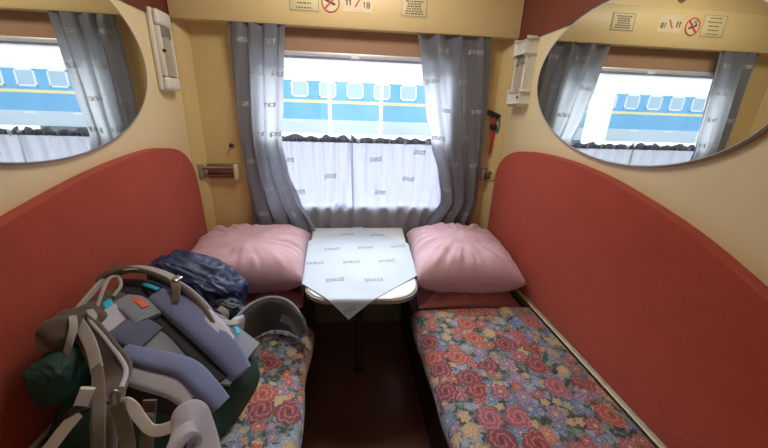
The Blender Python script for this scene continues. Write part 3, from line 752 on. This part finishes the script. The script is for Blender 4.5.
bm = bmesh.new(); box(bm, (.806, YB-.034, 1.305), (.838, YB, 1.335), .006); finish('holder_clip', bm, 'black', t)
bm = bmesh.new(); ribbon(bm, spline([(.838, hz-.012, 1.372), (.856, hz-.012, 1.345), (.850, hz-.012, 1.305), (.838, hz-.012, 1.292)], 5), (1, .2, 0), .026, .005); finish('strap', bm, 'teal', t)

# ------------------------------------------------------------------ navy bag between rucksack and pillow
t = thing('day_bag', 'crumpled navy nylon day bag leaning between the big rucksack and the pink pillow', 'bag', (-.60, 1.22, .53))
def lump(c, size, seed, amp, flat, fold=1.0, lean=0):
    bm = bmesh.new()
    bmesh.ops.create_icosphere(bm, subdivisions=6, radius=1)
    for v in bm.verts:
        d = v.co.normalized()
        p = Vector([math.copysign(abs(d[i])**.72, d[i]) for i in range(3)])
        q = Vector((p.x*size[0], p.y*size[1], p.z*size[2]*(1-lean*p.x)))
        n1 = noise.noise(d*1.7+Vector((seed, 0, 0)))
        rid = 1-abs(noise.noise(Vector((d.x*3.2+d.z*1.6, d.y*3.2, d.z*2.0))+Vector((0, seed, 0))))*2
        r2 = 1-abs(noise.noise(Vector((d.x*8+d.z*5, d.y*7, d.z*4))+Vector((seed, 0, seed))))*2
        q *= 1+amp*n1+amp*.55*fold*(rid-.5)+.03*fold*(r2-.5)
        z = c[2]+q.z
        v.co = Vector((max(c[0]+q.x, -.832), c[1]+q.y, max(z, flat)))
    return bm
bm = lump((-.63, 1.235, .655), (.17, .11, .165), 3.3, .13, .537, 1, .42); finish('bag_body', bm, 'navy', t, True, 80)
bm = lump((-.55, 1.14, .615), (.13, .05, .08), 8.1, .12, .54); finish('front_pocket', bm, 'navydark', t, True, 80)
bm = bmesh.new(); ribbon(bm, spline([on_y(193, 286, 1.06), on_y(203, 300, 1.04), on_y(214, 312, 1.02), on_y(226, 324, 1.02)], 6), (0, .5, 1), .012, .006); finish('drawcord', bm, 'navydark', t)
bm = bmesh.new(); ribbon(bm, spline([on_y(219, 308, 1.03), on_y(226, 314, 1.01), on_y(223, 324, 1.0), on_y(230, 334, .985), on_y(236, 330, .985)], 6), (1, .3, .3), .02, .005); finish('buckle_strap', bm, 'web', t)

# ------------------------------------------------------------------ the big rucksack, lying with its harness up
O = Vector((-.35, .83, .68)); E1 = Vector((-.9206, .2116, .3280)); E2 = Vector((.2240, .9746, 0)); EN = Vector((.3197, -.0735, .9447))
def K(a, b, h=0): return O+E1*a+E2*b+EN*h
t = thing('rucksack', 'large grey and dark green trekking rucksack lying harness up against the red backrest', 'rucksack', (-.5, .85, .53))
bm = bmesh.new(); R = []
for i in range(29):
    k = i/28; a = -.03+.48*k
    taper = min(1, math.sin(PI/2*min(1, (k+.05)/.3))**.6) if k < .26 else (1 if k < .86 else max(.5, math.cos((k-.86)/.14*1.05)))
    ring = []
    for j in range(48):
        th = 2*PI*j/48; c, s_ = math.cos(th), math.sin(th)
        bb = math.copysign(abs(c)**.55, c); hh = math.copysign(abs(s_)**.6, s_)
        low = max(0, .3-hh)
        b_w = (.145+.12*low*(1 if bb < 0 else .1))*bb*taper
        p = K(a, b_w-.005, -.022)
        z_ = .538+(p.z-.538)*(hh*.5+.5)*(.9+.1*taper)
        q = Vector((p.x, p.y, z_))
        q += EN*(.010*noise.noise(q*9)+.006*noise.noise(q*22))*(1 if z_ > .56 else 0)
        q.x = max(q.x, -.832)
        ring.append(q)
    R.append(ring)
rings(bm, R); finish('pack_body', bm, 'green', t, True, 70)
c_ = on_y(62, 374, .715); bm = lump((c_.x, c_.y, c_.z), (.052, .06, .058), 5.5, .12, .538, .6); finish('side_pocket', bm, 'green', t, True, 80)
bm = bmesh.new(); R = []
for i in range(21):
    k = i/20; b = -.185+.295*k; e = math.sin(PI*(.05+.9*k))**.45
    ring = []
    for j in range(32):
        th = 2*PI*j/32; c, s_ = math.cos(th), math.sin(th)
        q = K(.405+.06*math.copysign(abs(c)**.7, c)*e, b, -.05+.062*(1-k)+(.050+.012*(1-k))*math.copysign(abs(s_)**.7, s_)*e)
        q += EN*(.030*noise.noise(q*11+Vector((3, 0, 0)))+.016*noise.noise(q*24)); q.x = max(q.x, -.834); ring.append(q)
    R.append(ring)
rings(bm, R); finish('lid', bm, 'olive', t, True, 80)
# pale ribbons put in as highlights on the lid
bm = bmesh.new(); ribbon(bm, spline([K(.40, -.125, .068), K(.37, -.15, .068), K(.352, -.175, .05), K(.348, -.192, .0)], 6), E1, .016, .006); finish('lid_strap_and_highlight', bm, 'web', t)
bm = bmesh.new(); ribbon(bm, spline([K(.395, -.085, .062), K(.365, -.10, .058), K(.348, -.12, .045)], 6), E1*.5+E2*.5, .018, .006); finish('lid_strap_and_highlight', bm, 'web', t)
# mesh back panel with the trough between the pads
bm = bmesh.new()
sheet(bm, lambda u, v: K(-.02+.39*u, (-.135+.27*v)*(.62+.38*min(1, u*2.5)), -.010+.010*math.sin(PI*v)), 30, 20, .012); finish('back_panel', bm, 'packgrey', t)
bm = bmesh.new(); ribbon(bm, spline([K(.27, .05, .004), K(.34, .075, .008), K(.40, .085, .006), K(.455, .06, .0)], 6), E2, .135, .02, crown=.4); finish('strap_gap_shade', bm, 'packshade', t)  # dark ribbon painted in as the shaded gap below the far strap
bm = bmesh.new(); ribbon(bm, spline([K(.30, .03, .006), K(.2, .008, .008), K(.1, -.035, .008), K(.0, -.075, .0)], 6), E2, .07, .016, crown=.4); finish('pad_shade_strip', bm, 'packshade', t)  # dark ribbon painted in as the shade beneath the far pad
bm = bmesh.new(); ribbon(bm, spline([K(.415, -.055, .008), K(.37, -.065, .02), K(.325, -.07, .016)], 6), E2*.8+E1*.25, .11, .026, crown=.45); finish('yoke_facing', bm, 'lavgrey', t)
bm = bmesh.new(); ribbon(bm, spline([K(.335, -.06, .014), K(.29, -.062, .022), K(.24, -.06, .008)], 6), E2, .105, .026, crown=.45); finish('slate_pad', bm, 'slatedark', t)
bm = bmesh.new(); ribbon(bm, spline([K(.40, .015, .014), K(.35, .01, .030), K(.285, -.01, .024)], 6), E2, .078, .024, crown=.5); gp = finish('centre_pad', bm, 'packgrey', t)
bm = bmesh.new(); ribbon(bm, spline([K(.37, .025, .037), K(.345, .022, .0435), K(.315, .012, .043)], 5), E2, .020, .003); finish('printed_patch', bm, 'orange', gp)
# two long pads: B on the far side, A on the near side
bm = bmesh.new(); ribbon(bm, spline([K(.335, .085, .020), K(.25, .062, .032), K(.15, .027, .038), K(.05, -.012, .032), K(-.03, -.045, .006)], 8), E2*.9+EN*.25, lambda k: .060+.026*math.sin(PI*k), lambda k: .046, crown=.55); pb = finish('long_pad', bm, 'slate', t)
bm = bmesh.new(); ribbon(bm, spline([K(.21, .070, .047), K(.15, .050, .057), K(.09, .024, .055), K(.045, .0, .047)], 8), E2*.9+EN*.2, .042, .020, crown=.5); finish('pad_facing', bm, 'lavgrey', pb)
bm = bmesh.new(); ribbon(bm, spline([K(.255, -.125, .006), K(.17, -.127, .026), K(.09, -.118, .028), K(.02, -.135, .016), K(-.03, -.145, -.006)], 8), E2, lambda k: .054+.010*math.sin(PI*k), lambda k: .046, crown=.55); pa = finish('long_pad', bm, 'slate', t)
bm = bmesh.new(); ribbon(bm, spline([K(.25, -.155, -.008), K(.17, -.163, .010), K(.09, -.157, .012), K(.035, -.16, .002)], 8), E2*.9+EN*.35, .052, .036, crown=.5); finish('pad_facing', bm, 'lavgrey', pa)
bm = bmesh.new(); ribbon(bm, spline([K(.26, -.17, -.03), K(.17, -.178, -.018), K(.07, -.168, -.02), K(.0, -.155, -.03)], 8), E2*.5+EN, .06, .03, crown=.5); finish('pad_shade_strip', bm, 'packshade', t)  # dark ribbon painted in as the shade below the near pad
# marks on the mesh: cyan bar and two white dashes
bm = bmesh.new(); ribbon(bm, [K(.225, -.012, .006), K(.20, -.03, .006)], E2, .014, .006); finish('cyan_tab', bm, 'cyan', t)
for q in (0, .010):
    bm = bmesh.new(); ribbon(bm, [K(.185-q, -.028, .004), K(.165-q, -.058, .004)], E1, .003, .003); finish('white_dash', bm, 'white', t)
# far shoulder strap arching over, with pale piping and webbing
pr = spline([K(.49, .04, .03), K(.482, .066, .05), K(.455, .115, .055), K(.38, .132, .06), K(.27, .118, .062), K(.175, .082, .055), K(.115, .045, .05), K(.10, .06, .03)], 8)
wr_ = (E2*.75-EN*.55).normalized()
bm = bmesh.new(); ribbon(bm, pr, wr_, .046, .018, crown=.5); ss = finish('shoulder_strap', bm, 'olive', t)
bm = bmesh.new(); tube(bm, [p+EN*.008+wr_*.012 for p in pr], .0045, 8); finish('strap_piping', bm, 'lavgrey', ss)
bm = bmesh.new(); ribbon(bm, spline([K(.47, .09, .066), K(.42, .125, .073), K(.35, .130, .078), K(.30, .118, .080)], 6), E2, .024, .004); finish('load_lifter_strap', bm, 'web', t)
bm = bmesh.new(); ribbon(bm, spline([K(.31, .118, .083), K(.28, .085, .078), K(.255, .055, .060)], 6), E1*.8+E2*.4, .026, .005); finish('load_lifter_strap', bm, 'webdark', t)
bm = bmesh.new(); box(bm, (-.015, -.010, -.005), (.015, .010, .005), .003)
for v in bm.verts: v.co = K(.305+v.co.y, .12+v.co.x, .086+v.co.z)
finish('buckle', bm, 'steel', t)
bm = bmesh.new(); ribbon(bm, spline([K(.12, .06, .05), K(.09, .075, .04), K(.07, .10, .035)], 6), E2, .02, .005); finish('adjuster_strap', bm, 'web', t)
bm = bmesh.new(); ribbon(bm, spline([K(.10, .085, .03), K(.06, .075, .03), K(.045, .06, .03)], 6), E2, .012, .005); finish('cyan_tab', bm, 'cyan', t)
# near shoulder strap falling over the side towards the aisle corner
sp_ = [K(.43, -.07, .015), on_y(84, 326, .80), on_y(101, 350, .735), on_y(112, 374, .68), on_y(109, 398, .60), on_y(105, 424, .54), on_y(104, 458, .50)]
pl = spline(sp_, 8); wl = (CR*.97+Vector((0, 0, .25))).normalized()
WL = lambda k: interp([0, .3, .5, .65, 1], [.05, .07, .088, .062, .045], k)
bm = bmesh.new(); ribbon(bm, pl, wl, WL, .020, crown=.5); ss = finish('shoulder_strap', bm, 'olive', t)
bm = bmesh.new(); m_ = len(pl)-1; tube(bm, [pl[i]+wl*WL(i/m_)*.47+Vector((0, -.004, .006)) for i in range(int(m_*.66))], .0055, 8); finish('strap_piping', bm, 'lavgrey', ss)
cs_ = spline([K(.43, -.09, .03), on_y(78, 322, .80), on_y(90, 343, .725), on_y(97, 370, .655), on_y(99, 398, .575), on_y(99, 424, .515), on_y(99, 458, .475)], 8)
bm = bmesh.new(); ribbon(bm, cs_[:25], wl, .027, .005); finish('chest_strap', bm, 'web', t)
bm = bmesh.new(); ribbon(bm, cs_[23:], wl, .024, .006); finish('chest_strap', bm, 'webdark', t)  # same strap lower down, its shade put into a darker webbing colour
bm = bmesh.new(); ribbon(bm, [on_y(95, 404, .575), on_y(112, 404, .58)], (0, -.2, 1), .03, .012, crown=.4); finish('strap_keeper', bm, 'webdark', t)
# webbing and loops along the wall edge
bm = bmesh.new(); ribbon(bm, spline([K(.43, -.10, .03), K(.455, -.03, .04), K(.475, .03, .045), K(.484, .068, .05)], 8), E1*.6+EN, .018, .006); finish('lid_strap_and_highlight', bm, 'web', t)
bm = bmesh.new(); tube(bm, spline([K(.41, -.05, .03), K(.44, .0, .05), K(.465, .045, .056), K(.46, .07, .05), K(.43, .05, .045), K(.415, .01, .035)], 8), .005, 8); finish('haul_loop', bm, 'web', t)
bm = bmesh.new(); box(bm, (-.022, -.013, -.005), (.022, .013, .005), .004)
for v in bm.verts: v.co = K(.485+v.co.y, .085+v.co.x, .056+v.co.z)
finish('buckle', bm, 'steel', t)
bm = bmesh.new(); ribbon(bm, spline([K(.43, -.002, .024), K(.405, -.018, .030), K(.385, -.03, .026)], 5), E2, .024, .008); finish('cyan_tab', bm, 'cyan', t)
bm = bmesh.new(); ribbon(bm, spline([K(.40, .105, .03), K(.365, .09, .045), K(.335, .085, .05)], 5), E2*.5+E1*.3, .013, .006); finish('cyan_tab', bm, 'cyan', t)
# far hip belt wing standing on edge and curling over the mattress edge
hp = [on_z(226, 340, .66), on_z(234, 322, .675), on_z(250, 306, .69), on_z(268, 298.5, .695), on_z(286, 301, .69), on_z(298, 312, .665), on_z(303, 326, .62)]
zt = [.66, .675, .69, .695, .69, .665, .62]; zl = [.535, .535, .54, .545, .545, .542, .536]
cen = spline([Vector((p.x, p.y, (zt[i]+zl[i])/2)) for i, p in enumerate(hp)], 8)
bm = bmesh.new(); ribbon(bm, cen, (0, -.1, 1), lambda k: interp([0, .5, .8, 1], [.125, .15, .13, .085], k), .024, crown=.5); hb = finish('hip_belt_wing', bm, 'olivedark', t)
bm = bmesh.new(); tube(bm, spline([Vector((p.x, p.y, zt[i]+.003)) for i, p in enumerate(hp)], 8), .0065, 8); finish('belt_piping', bm, 'packgrey', hb)
bm = bmesh.new(); ribbon(bm, spline([on_z(222, 340, .64), on_z(232, 330, .655), on_z(243, 322, .64)], 6), (0, -.35, 1), .075, .03, crown=.6); finish('hip_pad', bm, 'lavgrey', t)
bm = bmesh.new(); ribbon(bm, spline([on_z(281, 318, .625), on_z(290, 322, .61), on_z(299, 334, .575)], 6), (.3, -.3, 1), .042, .006); finish('belt_strap', bm, 'packgrey', t)
# near hip belt wing, folded into a tent
q = [on_y(166, 466, .375), on_y(174, 446, .385), on_y(186, 427, .405), on_y(196, 425, .415), on_y(203, 440, .415), on_y(209, 464, .40)]
bm = bmesh.new(); ribbon(bm, spline(q, 8), (-.1, 1, .0), .076, .018, crown=.5); hb = finish('hip_belt_wing', bm, 'lavgrey', t)
bm = bmesh.new(); tube(bm, [p+Vector((-.006, -.039, .002)) for p in spline(q[:3], 8)], .007, 8); finish('cyan_piping', bm, 'cyan', hb)
# loose webbing by the near side
bm = bmesh.new(); ribbon(bm, spline([on_y(118, 404, .52), on_y(130, 404, .50), on_y(140, 418, .49), on_y(152, 430, .48), on_y(168, 428, .47), on_y(184, 418, .46)], 7), (.1, .5, .8), .020, .004); finish('belt_strap', bm, 'webpale', t)
bm = bmesh.new(); ribbon(bm, spline([on_y(45, 455, .50), on_y(62, 432, .51), on_y(78, 413, .52)], 6), (.8, .1, .5), .022, .004); finish('belt_strap', bm, 'webpale', t)
bm = bmesh.new(); ribbon(bm, [on_y(80, 408, .53), on_y(88, 388, .52)], (.9, .1, .3), .022, .006); finish('buckle', bm, 'webpale', t)
bm = bmesh.new(); ribbon(bm, [on_y(75, 414, .53), on_y(82, 407, .525)], (.8, .1, .5), .034, .012); finish('buckle', bm, 'black', t)
bm = bmesh.new(); tube(bm, [on_y(115+4*math.cos(2*PI*k/20), 398+7*math.sin(2*PI*k/20), .50) for k in range(20)], .003, 8, True); finish('ring', bm, 'steel', t)
bm = bmesh.new(); ribbon(bm, spline([on_y(116, 404, .50), on_y(122, 418, .49), on_y(127, 440, .47), on_y(128, 460, .45)], 6), (1, .2, 0), .024, .005); finish('belt_strap', bm, 'webdark', t)
bm = bmesh.new(); ribbon(bm, spline([on_y(150, 400, .53), on_y(148, 420, .52), on_y(146, 452, .50)], 6), (1, .2, 0), .024, .005); finish('belt_strap', bm, 'webdark', t)
bm = bmesh.new(); ribbon(bm, [on_y(145, 416, .515), on_y(153, 416, .515)], (0, -.2, 1), .014, .008); finish('buckle', bm, 'steel', t)

# ------------------------------------------------------------------ plate for the added fill light (overhead, out of view)
t = thing('fill_lamp', 'added rectangular fill lamp on the unseen compartment ceiling', 'lamp', (0, 1.3, H))
bm = bmesh.new(); box(bm, (-.28, 1.12, 2.235), (.28, 1.48, H), .004); finish('fill_lamp_plate', bm, 'lampwhite', t)
